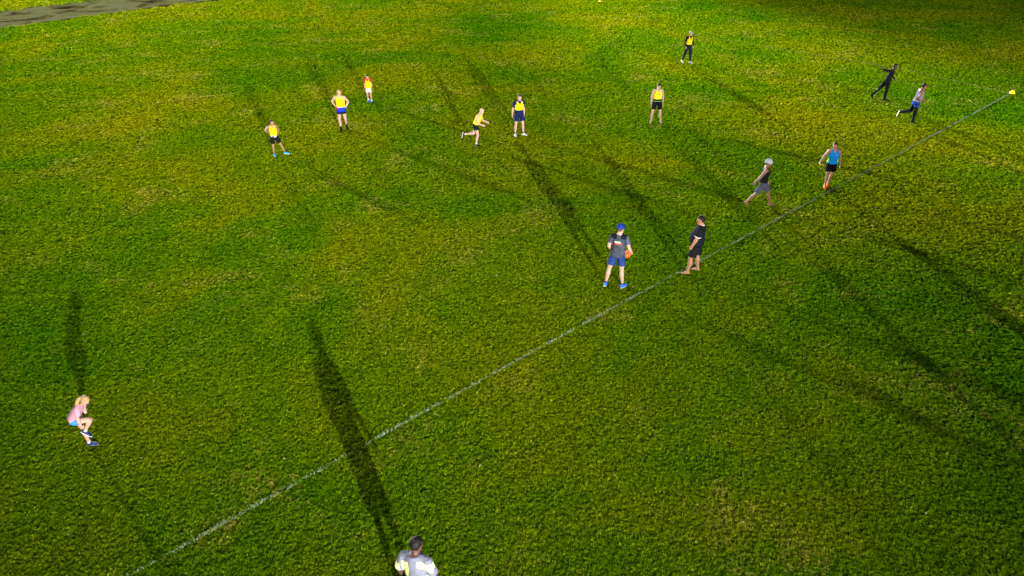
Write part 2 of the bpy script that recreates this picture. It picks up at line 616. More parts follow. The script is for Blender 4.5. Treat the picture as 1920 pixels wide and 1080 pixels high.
class Fig:
    """poses one figure; local frame: x right, y forward, z up, height given in metres"""
    def __init__(s, name, label, foot, facing, H, pose, build=1.0, belly=0.0, skin_mat=None, hair=None, group=None):
        s.k = H / 1.8
        k = s.k
        s.build = build
        s.belly = belly
        s.skin = skin_mat
        s.pose = pose
        g = pose.get
        s.Rp = rot(*g('pelvis', (0, 0, 0)))
        s.Rc = rot(*g('chest', (0, 0, 0)))
        s.Rh = s.Rc @ rot(*g('head', (0, 0, 0))) if not g('head_abs') else rot(*g('head_abs'))
        # spine
        s.spine_cache = {}
        qp, qc = s.Rp.to_quaternion(), s.Rc.to_quaternion()
        pos = Vector((0, 0, 0))
        z = 0.96
        step = 0.02
        s.sp = [(z, pos.copy(), s.Rp.copy())]
        while z < 1.52:
            t = min(1, max(0, (z - 0.98) / 0.32))
            t = t * t * (3 - 2 * t)
            Rm = qp.slerp(qc, t).to_matrix()
            pos = pos + Rm @ Vector((0, 0, step * k))
            z += step
            s.sp.append((z, pos.copy(), Rm))
        # legs
        s.leg = {}
        for sd, sx in (('r', 1), ('l', -1)):
            th, sh, ft = g('leg_' + sd, ((0.06, 0.0, -1), (0.0, 0, -1), (0.15, 1, 0)))
            fl = lambda d: (Vector((d[0] * sx, d[1], d[2]))).normalized()
            hip = s.Rp @ Vector((0.092 * sx * (0.9 + 0.1 * build), 0, -0.02)) * k
            knee = hip + fl(th) * 0.435 * k
            ank = knee + fl(sh) * 0.425 * k
            s.leg[sd] = (hip, knee, ank, fl(ft), sx)
        low = min(a.z - (0.075 * k) + min(0, f.z) * 0.17 * k for (_, _, a, f, _) in s.leg.values())
        s.shift = Vector((0, 0, -low))
        sup = g('support', 'both')
        if sup == 'both':
            c = (s.leg['r'][2] + s.leg['l'][2]) / 2
        else:
            c = s.leg[sup][2]
        s.shift.x = -c.x
        s.shift.y = -c.y
        s.sp = [(a, b + s.shift, c_) for a, b, c_ in s.sp]
        s.leg = {q: (a + s.shift, b + s.shift, c_ + s.shift, d, e) for q, (a, b, c_, d, e) in s.leg.items()}
        # arms
        s.arm = {}
        for sd, sx in (('r', 1), ('l', -1)):
            ua, fa, hd = g('arm_' + sd, ((0.16, -0.05, -1), (0.08, 0.15, -1), None))
            fl = lambda d: s.Rc @ (Vector((d[0] * sx, d[1], d[2]))).normalized()
            sh = s.at(1.455, Vector((0.178 * sx * (0.85 + 0.15 * build), -0.01, 0)))
            el = sh + fl(ua) * 0.29 * k
            wr = el + fl(fa) * 0.25 * k
            hdv = fl(hd) if hd else fl(fa)
            s.arm[sd] = (sh, el, wr, hdv, sx)
        s.kh = 1.07 * k
        s.head_c = s.at(1.52) + s.Rh @ Vector((0, 0.02, 0.142)) * k
        s.root = empty(name, foot, -R(facing))
        tag(s.root, label, 'person', group)
        s.make_body()

    def at(s, z, off=None):
        """a point on the spine at standing height z (for a 1.8 m figure), with an offset in the local torso frame"""
        zz = min(max(z, 0.96), 1.52)
        i = min(len(s.sp) - 1, int(round((zz - 0.96) / 0.02)))
        _, p, Rm = s.sp[i]
        q = p.copy()
        o = Vector((0, 0, (z - s.sp[i][0])))
        if off:
            o = o + off
        return q + Rm @ o * s.k

    def frame(s, z):
        zz = min(max(z, 0.96), 1.52)
        i = min(len(s.sp) - 1, int(round((zz - 0.96) / 0.02)))
        return s.sp[i][2]

    def torso_rings(s, prof, grow=0.0):
        out = []
        for (z, a, b, oy) in prof:
            F = s.frame(z)
            bl = s.belly * math.exp(-((z - 1.10) / 0.15) ** 2)
            out.append((s.at(z, Vector((0, oy + bl * 0.6, 0))), F @ Vector((1, 0, 0)), F @ Vector((0, 1, 0)), (a * s.build + bl * 0.35 + grow) * s.k, (b * s.build + bl * 0.7 + grow) * s.k))
        return out

    TORSO = [(0.86, 0.07, 0.06, 0.0), (0.90, 0.125, 0.095, -0.01), (0.96, 0.160, 0.112, -0.012), (1.04, 0.155, 0.105, -0.005), (1.12, 0.140, 0.098, 0.0), (1.20, 0.146, 0.104, 0.005), (1.28, 0.160, 0.112, 0.008), (1.36, 0.172, 0.116, 0.006), (1.42, 0.172, 0.104, 0.0), (1.47, 0.140, 0.084, -0.008), (1.505, 0.098, 0.074, -0.012), (1.54, 0.068, 0.066, -0.005)]

    def limb(s, bm, p0, p1, prof, ref, back=None):
        pts = []
        for (t, a, b, *o) in prof:
            p = p0.lerp(p1, t)
            if o and back is not None:
                p = p + back * (o[0] * s.k)
            pts.append((p, a * s.k * s.wl, b * s.k * s.wl))
        tube(bm, pts, ref)

    def make_body(s):
        k = s.k
        s.wl = (0.92 + 0.08 * s.build if s.build < 1.2 else 1.0 + 0.5 * (s.build - 1)) * 1.07
        bm = bmesh.new()
        loft(bm, s.torso_rings(s.TORSO), 18)
        # neck and head
        nb = s.at(1.48, Vector((0, -0.012, 0)))
        hc = s.head_c
        H = s.Rh
        tube(bm, [(nb, .066 * k, .066 * k), (nb.lerp(hc, .35), .058 * k, .06 * k), (hc + H @ Vector((0, -.015, -.04)) * k, .058 * k, .062 * k)], s.Rc @ Vector((1, 0, 0)))
        kh = s.kh
        hr = [(-.122, .022, .026, .052), (-.108, .042, .044, .040), (-.085, .055, .062, .026), (-.05, .066, .080, .008), (-.01, .072, .090, .0), (.03, .076, .095, -.004), (.07, .070, .088, -.008), (.10, .052, .066, -.012), (.118, .026, .034, -.014)]
        loft(bm, [(hc + H @ Vector((0, oy, z)) * kh, H @ Vector((1, 0, 0)), H @ Vector((0, 1, 0)), a * kh, b * kh) for (z, a, b, oy) in hr], 16)
        tube(bm, [(hc + H @ Vector((0, .085, .015)) * kh, .010 * kh, .010 * kh), (hc + H @ Vector((0, .104, -.028)) * kh, .017 * kh, .016 * kh), (hc + H @ Vector((0, .085, -.04)) * kh, .012 * kh, .008 * kh)], H @ Vector((1, 0, 0)), 8)
        for sx in (-1, 1):
            blob(bm, hc + H @ Vector((sx * .076, -.008, -.012)) * kh, .012 * kh, .022 * kh, .034 * kh, H, 8)
        blob(bm, hc + H @ Vector((0, .082, .022)) * kh, .045 * kh, .012 * kh, .010 * kh, H, 8)
        # arms and hands
        for sd, (sh, el, wr, hd, sx) in s.arm.items():
            side = s.Rc @ Vector((1, 0, 0))
            s.limb(bm, sh, el, [(-.08, .050, .052), (0, .060, .062), (.25, .056, .058), (.6, .047, .05), (1.0, .038, .040)], side)
            tube(bm, [(s.at(1.485, Vector((0.03 * sx, -.012, 0))), .050 * k, .045 * k), (s.at(1.48, Vector((0.10 * sx, -.012, 0))), .048 * k, .045 * k), (sh, .056 * k, .056 * k)], s.Rc @ Vector((0, 1, 0)))
            s.limb(bm, el, wr, [(-.06, .036, .036), (.0, .040, .040), (.25, .042, .044), (.65, .033, .034), (1.0, .025, .029)], side)
            s.make_hand(bm, wr, hd, (wr - el).normalized(), sx)
        # legs and feet
        for sd, (hip, kn, an, ft, sx) in s.leg.items():
            ref = Vector((1, 0, 0)) if abs(ft.x) < 0.8 else Vector((0, 1, 0))
            tdir = (an - kn).normalized()
            back = (kn - (hip + an) / 2)
            back = -back.normalized() if back.length > 0.02 * k else -Vector((ft.x, ft.y, 0)).normalized()
            s.limb(bm, hip, kn, [(-.12, .070, .078), (.08, .088, .092), (.35, .082, .086), (.7, .064, .066), (1.0, .053, .055)], ref)
            s.limb(bm, kn, an, [(-.06, .050, .050), (.0, .053, .054), (.12, .050, .054, .006), (.30, .056, .060, .014), (.55, .046, .048, .008), (.85, .033, .037), (1.0, .034, .040)], ref, back)
            s.foot_loft(bm, an, ft, tdir, 0.0)
        s.body = finish('body', bm, s.skin, s.root, voxel=0.0078 * max(.8, k), smooth_it=3)
        # eyes and mouth
        eye = cloth('eye_dark', (0.02, 0.015, 0.012), 0.3, 0.1)
        for sx in (-1, 1):
            bm = bmesh.new()
            blob(bm, hc + H @ Vector((sx * .030, .086, .004)) * kh, .013 * kh, .007 * kh, .007 * kh, H, 8)
            finish('eye', bm, eye, s.root)
        bm = bmesh.new()
        blob(bm, hc + H @ Vector((0, .089, -.068)) * kh, .024 * kh, .007 * kh, .007 * kh, H, 8)
        finish('mouth', bm, skin('lips', (0.34, 0.11, 0.09)), s.root)

    def make_hand(s, bm, wr, hd, fa, sx):
        k = s.k
        inward = s.Rc @ Vector((-sx, 0, 0))
        n = inward - hd * inward.dot(hd)      # palm normal faces the body
        if n.length < 0.15:
            n = (s.Rc @ Vector((0, 0, -1)))
            n = n - hd * n.dot(hd)
        n.normalize()
        w = hd.cross(n).normalized()          # across the palm
        fwd = s.Rc @ Vector((0, 1, 0.3))
        if w.dot(fwd) < 0:
            w = -w
        tube(bm, [(wr - hd * .01 * k, .028 * k, .022 * k), (wr + hd * .03 * k, .038 * k, .019 * k), (wr + hd * .085 * k, .042 * k, .016 * k)], w)
        for i, (o, ln) in enumerate(((.032, .068), (.011, .078), (-.011, .072), (-.032, .056))):
            b0 = wr + hd * .078 * k + w * o * k
            c1 = b0 + (hd * .95 + n * .30 + w * (o * 2)).normalized() * ln * .5 * k
            c2 = c1 + (hd * .7 + n * .75).normalized() * ln * .5 * k
            tube(bm, [(b0, .0095 * k, .0095 * k), (c1, .0088 * k, .0088 * k), (c2, .007 * k, .007 * k)], w, 8)
        t0 = wr + hd * .022 * k + w * .028 * k
        t1 = t0 + (hd * .65 + w * .75 + n * .2).normalized() * .038 * k
        t2 = t1 + (hd * .9 + w * .25 + n * .35).normalized() * .032 * k
        tube(bm, [(t0, .014 * k, .013 * k), (t1, .0115 * k, .011 * k), (t2, .0085 * k, .008 * k)], n, 8)

    def foot_loft(s, bm, an, ft, tdir, grow, low=0.0):
        k = s.k
        f = ft.normalized()
        up = -tdir if abs(tdir.dot(f)) < .7 else Vector((0, 0, 1))
        up = (up - f * up.dot(f)).normalized()
        sd = f.cross(up).normalized()
        g = grow
        pr = [(-.062, -.045, .020, .022), (-.055, -.040, .031, .034), (-.02, -.026, .036, .048), (.04, -.032, .037, .042), (.09, -.045, .042, .030), (.14, -.053, .044, .022), (.175, -.058, .036, .016), (.192, -.060, .020, .010)]
        loft(bm, [(an + f * (x + (g * .8 if x > .1 else -g * .6 if x < -.05 else 0)) * k + up * z * k, sd, up, (a + g) * k, (b + g * .8) * k) for (x, z, a, b) in pr], 12)

    def zone(s, garment, nm, mat, test):
        o0 = np.array(s.at(1.28)); Rm = np.array(s.Rc); k = s.k
        ZONES.setdefault(garment.name, []).append((nm, mat, lambda co: ((co - o0) @ Rm) / k + np.array([0, 0, 1.28]), test))

    # ------------------------------------------------ clothing
    def shirt(s, mat, name='shirt', hem=0.93, sleeve=0.62, grow=0.014, loose=0.012, top=True, arm_r=0.066, trim=None):
        bm = bmesh.new()
        prof = [p for p in s.TORSO if p[0] > hem + 0.02 and p[0] < 1.48]
        def hemring(z):
            lo = [p for p in s.TORSO if p[0] <= z][-1]
            hi = [p for p in s.TORSO if p[0] > z][0]
            t = (z - lo[0]) / (hi[0] - lo[0])
            return tuple([z] + [lo[j] + (hi[j] - lo[j]) * t for j in (1, 2, 3)])
        prof = [hemring(hem)] + ([p for p in prof if p[0] < 1.3] if not top else prof + [(1.508, 0.100, 0.080, -.012), (1.53, 0.080, 0.074, -.010)])
        rr = []
        for (z, a, b, oy) in prof:
            fl = loose * min(1, max(0, (1.36 - z) / 0.2))
            rr += s.torso_rings([(z, a, b, oy)], grow + fl)
        # keep the hem from pinching with the crotch
        c, u, v, a, b = rr[0]
        a2 = max(a, 0.165 * s.build * s.k)
        rr[0] = (c, u, v, a2, max(b, 0.118 * s.build * s.k))
        loft(bm, rr, 20)
        ends = {}
        for sd, (sh, el, wr, hd, sx) in (s.arm.items() if top else ()):
            side = s.Rc @ Vector((1, 0, 0))
            ua = el - sh
            kk = s.k
            tube(bm, [(s.at(1.487, Vector((0.03 * sx, -.012, 0))), .064 * kk, .056 * kk), (s.at(1.483, Vector((0.10 * sx, -.012, 0))), .062 * kk, .057 * kk), (sh, .068 * kk, .068 * kk)], s.Rc @ Vector((0, 1, 0)))
            if sleeve <= 1.0:
                s.limb(bm, sh, el, [(-.10, .060, .062), (0, .070, .072), (sleeve * .5, arm_r, arm_r + .002), (sleeve, arm_r + .002, arm_r + .004)], side)
                ends[sd] = (sh.lerp(el, sleeve), ua.normalized(), side)
            else:
                s.limb(bm, sh, el, [(-.10, .060, .062), (0, .070, .072), (.5, .062, .064), (1.0, .050, .052)], side)
                s.limb(bm, el, wr, [(-.1, .046, .046), (0, .052, .052), (.5, .044, .046), (sleeve - 1.0, .036, .038)], side)
        o = finish(name, bm, mat, s.root, voxel=0.011, smooth_it=3, wrinkle=0.010 * s.k, seed=len(name))
        if trim:
            for sd, (p, d, side) in ends.items():
                bm = bmesh.new()
                r = (arm_r + .007) * s.k * s.wl
                tube(bm, [(p - d * .004 * s.k, r, r), (p + d * .010 * s.k, r, r)], side, 14)
                finish('sleeve_trim', bm, trim, o)
            bm = bmesh.new()
            tube(bm, [(s.at(1.50, Vector((0, -.010, 0))), .082 * s.k, .08 * s.k), (s.at(1.545, Vector((0, -.012, 0))), .072 * s.k, .074 * s.k)], s.Rc @ Vector((1, 0, 0)), 16)
            finish('collar', bm, trim, o)
        return o

    def singlet(s, mat, name='bib', hem=1.02, grow=0.024, loose=0.014, crop=None):
        """sleeveless bib: tube up to the chest with two shoulder straps"""
        bm = bmesh.new()
        prof = [(hem, 0.158, 0.112, -.004)] + [p for p in s.TORSO if hem + .02 < p[0] < 1.33] + [(1.355, .162, .112, .006), (1.395, .140, .106, .004), (1.425, .112, .094, .0)]
        rr = []
        for p in prof:
            fl = loose * min(1, max(0, (1.34 - p[0]) / 0.2))
            rr += s.torso_rings([p], grow * (1 if p[0] < 1.37 else .75) + fl)
        loft(bm, rr, 20)
        for sx in (-1, 1):
            b = s.build
            pts = [(.088, .098 * b, 1.35), (.086, .100 * b, 1.41), (.084, .070 * b, 1.465), (.084, .01, 1.500), (.084, -.055 * b, 1.478), (.086, -.098 * b, 1.42), (.09, -.112 * b, 1.34)]
            F = s.Rc
            tube(bm, [(s.at(z, Vector((sx * x * b, y, 0))), (.040 + .004) * s.k, .022 * s.k) for (x, y, z) in pts], F @ Vector((1, 0, 0)), 10)
        o = finish(name, bm, mat, s.root, voxel=0.010, smooth_it=3, wrinkle=0.008 * s.k, seed=3)
        return o

    def shorts(s, mat, name='shorts', length=0.62, top=1.05, grow=0.018, flare=0.022):
        bm = bmesh.new()
        prof = [(0.865, .09, .075, 0), (0.90, .14, .105, -.01), (0.96, .163, .115, -.012), (1.02, .158, .110, -.006), (top, .152, .104, -.004)]
        loft(bm, s.torso_rings(prof, grow), 20)
        for sd, (hip, kn, an, ft, sx) in s.leg.items():
            ref = Vector((1, 0, 0)) if abs(ft.x) < 0.8 else Vector((0, 1, 0))
            if length <= 1.0:
                s.limb(bm, hip, kn, [(-.12, .080, .086), (.1, .100, .105), (length * .6, .096, .100), (length, .084 + flare, .088 + flare)], ref)
            else:
                s.limb(bm, hip, kn, [(-.12, .080, .086), (.1, .100, .105), (.5, .090, .094), (1.0, .078, .080)], ref)
                s.limb(bm, kn, an, [(-.10, .070, .072), (0, .076, .078), (.4, .066, .070), (length - 1.0, .052, .058)], ref)
        return finish(name, bm, mat, s.root, voxel=0.011, smooth_it=3, wrinkle=0.010 * s.k, seed=5)

    def shoes(s, mat, sole, sock=None, sock_top=0.84, sides=('r', 'l')):
        for sd in sides:
            hip, kn, an, ft, sx = s.leg[sd]
            tdir = (an - kn).normalized()
            bm = bmesh.new()
            s.foot_loft(bm, an, ft, tdir, 0.010)
            ref = Vector((1, 0, 0)) if abs(ft.x) < 0.8 else Vector((0, 1, 0))
            s.limb(bm, kn, an, [(.93, .042, .046), (1.0, .043, .048), (1.08, .04, .045)], ref)
            sh = finish('shoe', bm, mat, s.root, voxel=0.008, smooth_it=2)
            f = ft.normalized()
            up = -tdir if abs(tdir.dot(f)) < .7 else Vector((0, 0, 1))
            up = (up - f * up.dot(f)).normalized()
            sv = f.cross(up).normalized()
            bm = bmesh.new()
            k = s.k
            loft(bm, [(an + f * x * k + up * (-.078) * k, sv, up, a * k, .014 * k) for (x, a) in ((-.078, .024), (-.066, .040), (0, .044), (.08, .050), (.14, .054), (.19, .042), (.21, .022))], 10)
            finish('sole', bm, sole, sh)
            if sock:
                bm = bmesh.new()
                s.limb(bm, kn, an, [(sock_top, .045, .048), (.92, .043, .046), (1.0, .043, .046)], ref)
                finish('sock', bm, sock, s.root)

    def hair(s, mat, style='short'):
        k, hc, H = s.kh, s.head_c, s.Rh
        bm = bmesh.new()
        ret = bmesh.ops.create_uvsphere(bm, u_segments=22, v_segments=16, radius=1.0)
        rm = []
        for v in ret['verts']:
            x, y, z = v.co
            px, py, pz = x * .084, y * .103 - .008, z * .100 + .030
            front = py > 0.030 and pz < 0.062
            sidec = abs(px) > .05 and py > -0.005 and pz < .012
            low = pz < (-.068 if style != 'long' else -.075)
            if front or sidec or low:
                rm.append(v)
            j = 1 + 0.10 * mnoise.noise((x * 4, y * 4, z * 4))
            v.co = Vector((px * j, py * j, pz * j))
        bmesh.ops.delete(bm, geom=rm, context='VERTS')
        bmesh.ops.solidify(bm, geom=bm.faces[:], thickness=0.022)
        for v in bm.verts:
            v.co = hc + H @ v.co * k
        if style == 'long':
            # hair gathered in a tail that falls forward over the near shoulder
            p = [(0, -.095, .03), (.03, -.12, -.02), (.085, -.10, -.09), (.115, -.05, -.16), (.12, -.02, -.23), (.115, -.0, -.29)]
            tube(bm, [(hc + H @ Vector(q) * k, r * k, r * .8 * k) for q, r in zip(p, (.03, .04, .045, .042, .032, .014))], H @ Vector((0, 1, 0)), 10)
            p = [(.06, .02, .05), (.088, .015, -.02), (.092, -.01, -.09), (.09, -.03, -.15)]
            tube(bm, [(hc + H @ Vector(q) * k, r * k, r * .6 * k) for q, r in zip(p, (.02, .032, .034, .018))], H @ Vector((0, 1, 0)), 10)
        return finish('hair', bm, mat, s.root)

    def cap(s, mat, brim=None, bucket=False):
        k, hc, H = s.kh, s.head_c, s.Rh
        bm = bmesh.new()
        ret = bmesh.ops.create_uvsphere(bm, u_segments=24, v_segments=14, radius=1.0)
        rm = []
        for v in ret['verts']:
            x, y, z = v.co
            if z < -0.12:
                rm.append(v)
            v.co = Vector((x * .090, y * .112 - .006, z * .098 + .046))
        bmesh.ops.delete(bm, geom=rm, context='VERTS')
        bmesh.ops.solidify(bm, geom=bm.faces[:], thickness=0.008)
        for v in bm.verts:
            v.co = hc + H @ v.co * k
        c = finish('cap', bm, mat, s.root)
        bm = bmesh.new()
        top = []
        nb = 24 if bucket else 12
        for i in range(nb + 1):
            a = (2 if bucket else 1) * math.pi * i / nb
            if bucket:
                top.append((Vector((math.cos(a) * .086, math.sin(a) * .106 - .006, .045)), Vector((math.cos(a) * .112, math.sin(a) * .134 - .006, .012))))
                continue
            inn = Vector((math.cos(a) * .080, math.sin(a) * .095 + .0, .040))
            out = Vector((math.cos(a) * .082, math.sin(a) * .095 + .085 * math.sin(a) ** .6, .032 - .012 * abs(math.cos(a))))
            top.append((inn, out))
        vs = []
        for dz in (0.0, -0.008):
            vs.append([(bm.verts.new(hc + H @ (a + Vector((0, 0, dz))) * k), bm.verts.new(hc + H @ (b + Vector((0, 0, dz))) * k)) for a, b in top])
        for i in range(nb):
            A, B = vs
            bm.faces.new((A[i][0], A[i][1], A[i + 1][1], A[i + 1][0]))
            bm.faces.new((B[i][0], B[i + 1][0], B[i + 1][1], B[i][1]))
            bm.faces.new((A[i][1], B[i][1], B[i + 1][1], A[i + 1][1]))
        finish('brim', bm, brim or mat, c)
        return c

    def patch(s, name, mat, parent, z0, z1, ang0, ang1, grow, slant=0.0, jag=0.0, nseg=10, prof_build=True):
        """a print or sewn panel that follows the torso: heights z0..z1, angles in degrees, 0 = front, 90 = right, 180 = back"""
        bm = bmesh.new()
        rowsv = []
        r = random.Random(3)
        for j in range(4):
            row = []
            for i in range(nseg + 1):
                t = i / nseg
                a = R(ang0 + (ang1 - ang0) * t)
                z = z0 + (z1 - z0) * j / 3 + slant * (t - .5)
                if jag and j in (0, 3):
                    z += r.uniform(-jag, jag)
                z = min(z, 1.505)
                lo = [p for p in s.TORSO if p[0] <= z][-1]
                hi = [p for p in s.TORSO if p[0] > z][0]
                q = (z - lo[0]) / (hi[0] - lo[0])
                p = [z] + [lo[m] + (hi[m] - lo[m]) * q for m in (1, 2, 3)]
                c, u, v, ra, rb = s.torso_rings([tuple(p)], grow)[0]
                row.append(bm.verts.new(c + u * math.sin(a) * ra + v * math.cos(a) * rb))
            rowsv.append(row)
        for j in range(3):
            for i in range(nseg):
                bm.faces.new((rowsv[j][i], rowsv[j][i + 1], rowsv[j + 1][i + 1], rowsv[j + 1][i]))
        bmesh.ops.solidify(bm, geom=bm.faces[:], thickness=-0.006)
        return finish(name, bm, mat, parent)

FAIR = skin('fair_skin', (0.37, 0.205, 0.16))
PINK = skin('pink_skin', (0.40, 0.235, 0.20))
TAN = skin('tan_skin', (0.24, 0.115, 0.07))
BROWN = skin('brown_skin', (0.17, 0.078, 0.048))
DEEP = skin('dark_skin', (0.052, 0.025, 0.019))
YEL = cloth('yellow_bib', (0.62, 0.49, 0.002), 0.7, 0.05)
BLACK = cloth('black_cloth', (0.006, 0.006, 0.009), 0.85, 0.2)
INK = cloth('black_print', (0.02, 0.02, 0.02), 0.7, 0.1)
NAVY = cloth('navy_cloth', (0.006, 0.010, 0.055), 0.85, 0.2)
WHITE = cloth('white_cloth', (0.42, 0.42, 0.47), 0.85, 0.05)
WSOLE = cloth('white_rubber', (0.5, 0.5, 0.52), 0.5, 0.05)
BLUESHOE = cloth('blue_shoe', (0.01, 0.09, 0.62), 0.5, 0.15)

def logo(f, bib):
    f.patch('chest_print', INK, bib, 1.335, 1.352, -22, 18, 0.034, slant=0.018, jag=0.006)

# -- 1 coach with his back turned, ball on the hip
f = Fig('person', 'man in blue cap and grey shirt holding an orange ball on his hip', (2.781, 17.764, 0.0), 12, 1.86,
        dict(pelvis=(0, 0, 0), chest=(0, 4, 1), head=(2, 26, 0),
             leg_r=((0.10, 0.02, -1), (0.12, -0.06, -1), (0.45, 1, -0.05)), leg_l=((0.22, 0.02, -1), (0.16, -0.05, -1), (-0.05, 1, -0.05)),
             arm_r=((0.42, -0.22, -1), (0.30, 0.62, -0.85), (-0.35, 0.6, -0.55)), arm_l=((0.20, -0.12, -1), (-0.18, 0.85, -0.75), None)), build=1.05, skin_mat=FAIR)
GREY = cloth('charcoal_shirt', (0.028, 0.035, 0.050), 0.85, 0.3)
sh = f.shirt(GREY, hem=0.91, loose=0.02)
f.zone(sh, 'yoke', BLACK, lambda x, y, z: z > 1.445 - 0.10 * abs(x) and abs(x) > 0.045 and abs(x) < 0.20 and y < 0.03)
f.zone(sh, 'sleeve_panel', cloth('blue_sleeve', (0.04, 0.05, 0.10), 0.8, 0.3), lambda x, y, z: x > 0.20)
f.patch('back_print', cloth('white_print', (0.85, 0.85, 0.88), 0.7, 0.05), sh, 1.345, 1.375, 204, 162, 0.034, slant=-0.004, jag=0.010)
f.patch('back_print', cloth('orange_print', (0.85, 0.10, 0.015), 0.7, 0.1), sh, 1.295, 1.335, 206, 150, 0.034, slant=-0.004)
f.shorts(cloth('blue_shorts', (0.011, 0.028, 0.115), 0.8, 0.3), length=0.66)
f.shoes(BLUESHOE, WSOLE, BLACK, 0.88)
f.hair(hair_mat('brown_hair', (0.06, 0.035, 0.02)))
f.cap(cloth('blue_cap', (0.004, 0.020, 0.16), 0.8, 0.15))
COACH = f

# -- 2 heavy man in a black polo shirt
f = Fig('person', 'heavily built barefoot man in black polo shirt and shorts standing on the white line', (5.089, 18.562, 0.0), -68, 1.76,
        dict(pelvis=(-3, 0, 0), chest=(-6, 0, 0), head=(12, -4, 0),
             leg_r=((0.10, -0.04, -1), (0.04, -0.16, -1), (0.2, 1, -0.05)), leg_l=((0.14, 0.26, -1), (0.06, 0.08, -1), (0.2, 1, 0)),
             arm_l=((0.16, 0.10, -1), (0.06, 0.30, -1), None), arm_r=((0.18, 0.10, -1), (0.05, 0.4, -1), None)), build=1.30, belly=0.075, skin_mat=TAN)
f.shirt(cloth('black_polo', (0.005, 0.006, 0.010), 0.85, 0.25), hem=0.90, loose=0.022, arm_r=0.078, sleeve=0.72, trim=cloth('grey_trim', (0.42, 0.42, 0.48), 0.8, 0.1))
f.shorts(BLACK, length=0.86, flare=0.03)
f.hair(hair_mat('black_hair', (0.005, 0.004, 0.004)))

# -- 3 girl in pink, bent over one raised foot
f = Fig('person', 'blonde girl in pink shirt balancing on one leg and holding her raised foot', (-8.368, 11.359, 0.0), 84, 1.38,
        dict(pelvis=(24, 0, 0), chest=(36, 0, 0), head_abs=(46, 8, 0), support='l',
             leg_l=((0.0, 0.22, -1), (-0.02, 0.04, -1), (0, 1, 0.0)), leg_r=((0.02, 1.0, 0.05), (-0.05, -0.55, -0.87), (0.0, 0.8, -0.6)),
             arm_r=((0.05, 0.42, -0.9), (-0.05, 0.62, -0.8), None), arm_l=((0.08, 0.45, -0.9), (-0.1, 0.65, -0.8), None)), build=0.88, skin_mat=PINK)
f.shirt(cloth('pink_shirt', (0.36, 0.18, 0.25), 0.85, 0.12), hem=0.96, loose=0.03, sleeve=0.7)
f.shorts(cloth('light_blue_shorts', (0.04, 0.16, 0.5), 0.8, 0.15), length=0.35)
f.shoes(cloth('navy_white_shoe', (0.016, 0.024, 0.11), 0.5, 0.8), WSOLE, WHITE, 0.9)
f.hair(hair_mat('blonde_hair', (0.26, 0.17, 0.075)), 'long')

# -- 4 man at the bottom edge of the frame
g4 = (-1.354, 7.302, 0.0)
f = Fig('person', 'man in grey and lime panelled top seen from behind at the bottom edge', g4, 14, 1.80,
        dict(pelvis=(2, 0, 0), chest=(4, 8, -6), head=(10, 10, 5),
             leg_r=((0.10, 0.0, -1), (0.05, -0.05, -1), (0.2, 1, 0)), leg_l=((0.10, 0.05, -1), (0.05, -0.05, -1), (0.2, 1, 0)),
             arm_r=((0.36, 0.05, -1), (-0.1, 0.6, -0.8), None), arm_l=((0.42, -0.05, -1), (0.1, 0.45, -1), None)), build=1.1, skin_mat=DEEP)
G4 = cloth('grey_top', (0.10, 0.105, 0.145), 0.8, 0.12)
LIME = cloth('lime_panel', (0.48, 0.58, 0.19), 0.8, 0.05)
sh = f.shirt(G4, hem=0.90, loose=0.02, sleeve=0.85, arm_r=0.072)
f.zone(sh, 'lime_panel', LIME, lambda x, y, z: y < 0 and -0.195 < x < -0.06 - 0.12 * max(0, 1.36 - z) and 1.18 < z < 1.445 + 0.2 * (x + 0.06))
f.zone(sh, 'lime_panel', LIME, lambda x, y, z: y < 0.02 and 0.075 < x < 0.29 and 1.40 - 0.42 * (x - 0.05) < z < 1.475 - 0.30 * max(0, x - 0.12))
f.zone(sh, 'lime_panel', LIME, lambda x, y, z: x < -0.235 and z < 1.35)
f.zone(sh, 'lime_panel', LIME, lambda x, y, z: 0.135 < x < 0.2 and 0.95 < z < 1.20)
f.shorts(BLACK, length=0.8)
f.shoes(BLACK, WSOLE, WHITE)
f.hair(hair_mat('black_hair', (0.005, 0.004, 0.004)))
# -- 5 boy with bright blue shoes
f = Fig('person', 'boy in yellow bib with bright blue shoes, hands on hips, looking right', (-9.203, 28.373, 0.0), 158, 1.46,
        dict(pelvis=(0, 6, 0), chest=(2, 0, 4), head=(4, -62, 0),
             leg_r=((0.05, 0.02, -1), (0.02, -0.05, -1), (-0.15, 1, 0)), leg_l=((0.42, 0.12, -1), (0.36, 0.0, -1), (0.95, 0.45, 0.0)),
             arm_r=((0.75, -0.45, -0.75), (-0.75, 0.75, -0.35), (-.9, .5, -.3)), arm_l=((0.30, -0.35, -0.9), (-0.4, 0.8, -0.55), None)), build=0.95, skin_mat=TAN)
f.shirt(WHITE, name='undershirt', hem=0.95, top=False, grow=0.012)
logo(f, f.singlet(YEL, hem=1.04))
f.shorts(BLACK, length=0.72)
f.shoes(cloth('bright_blue_shoe', (0.01, 0.24, 0.78), 0.5, 0.1), WSOLE, BLACK, 0.9)
f.hair(hair_mat('dark_brown_hair', (0.03, 0.016, 0.010)))

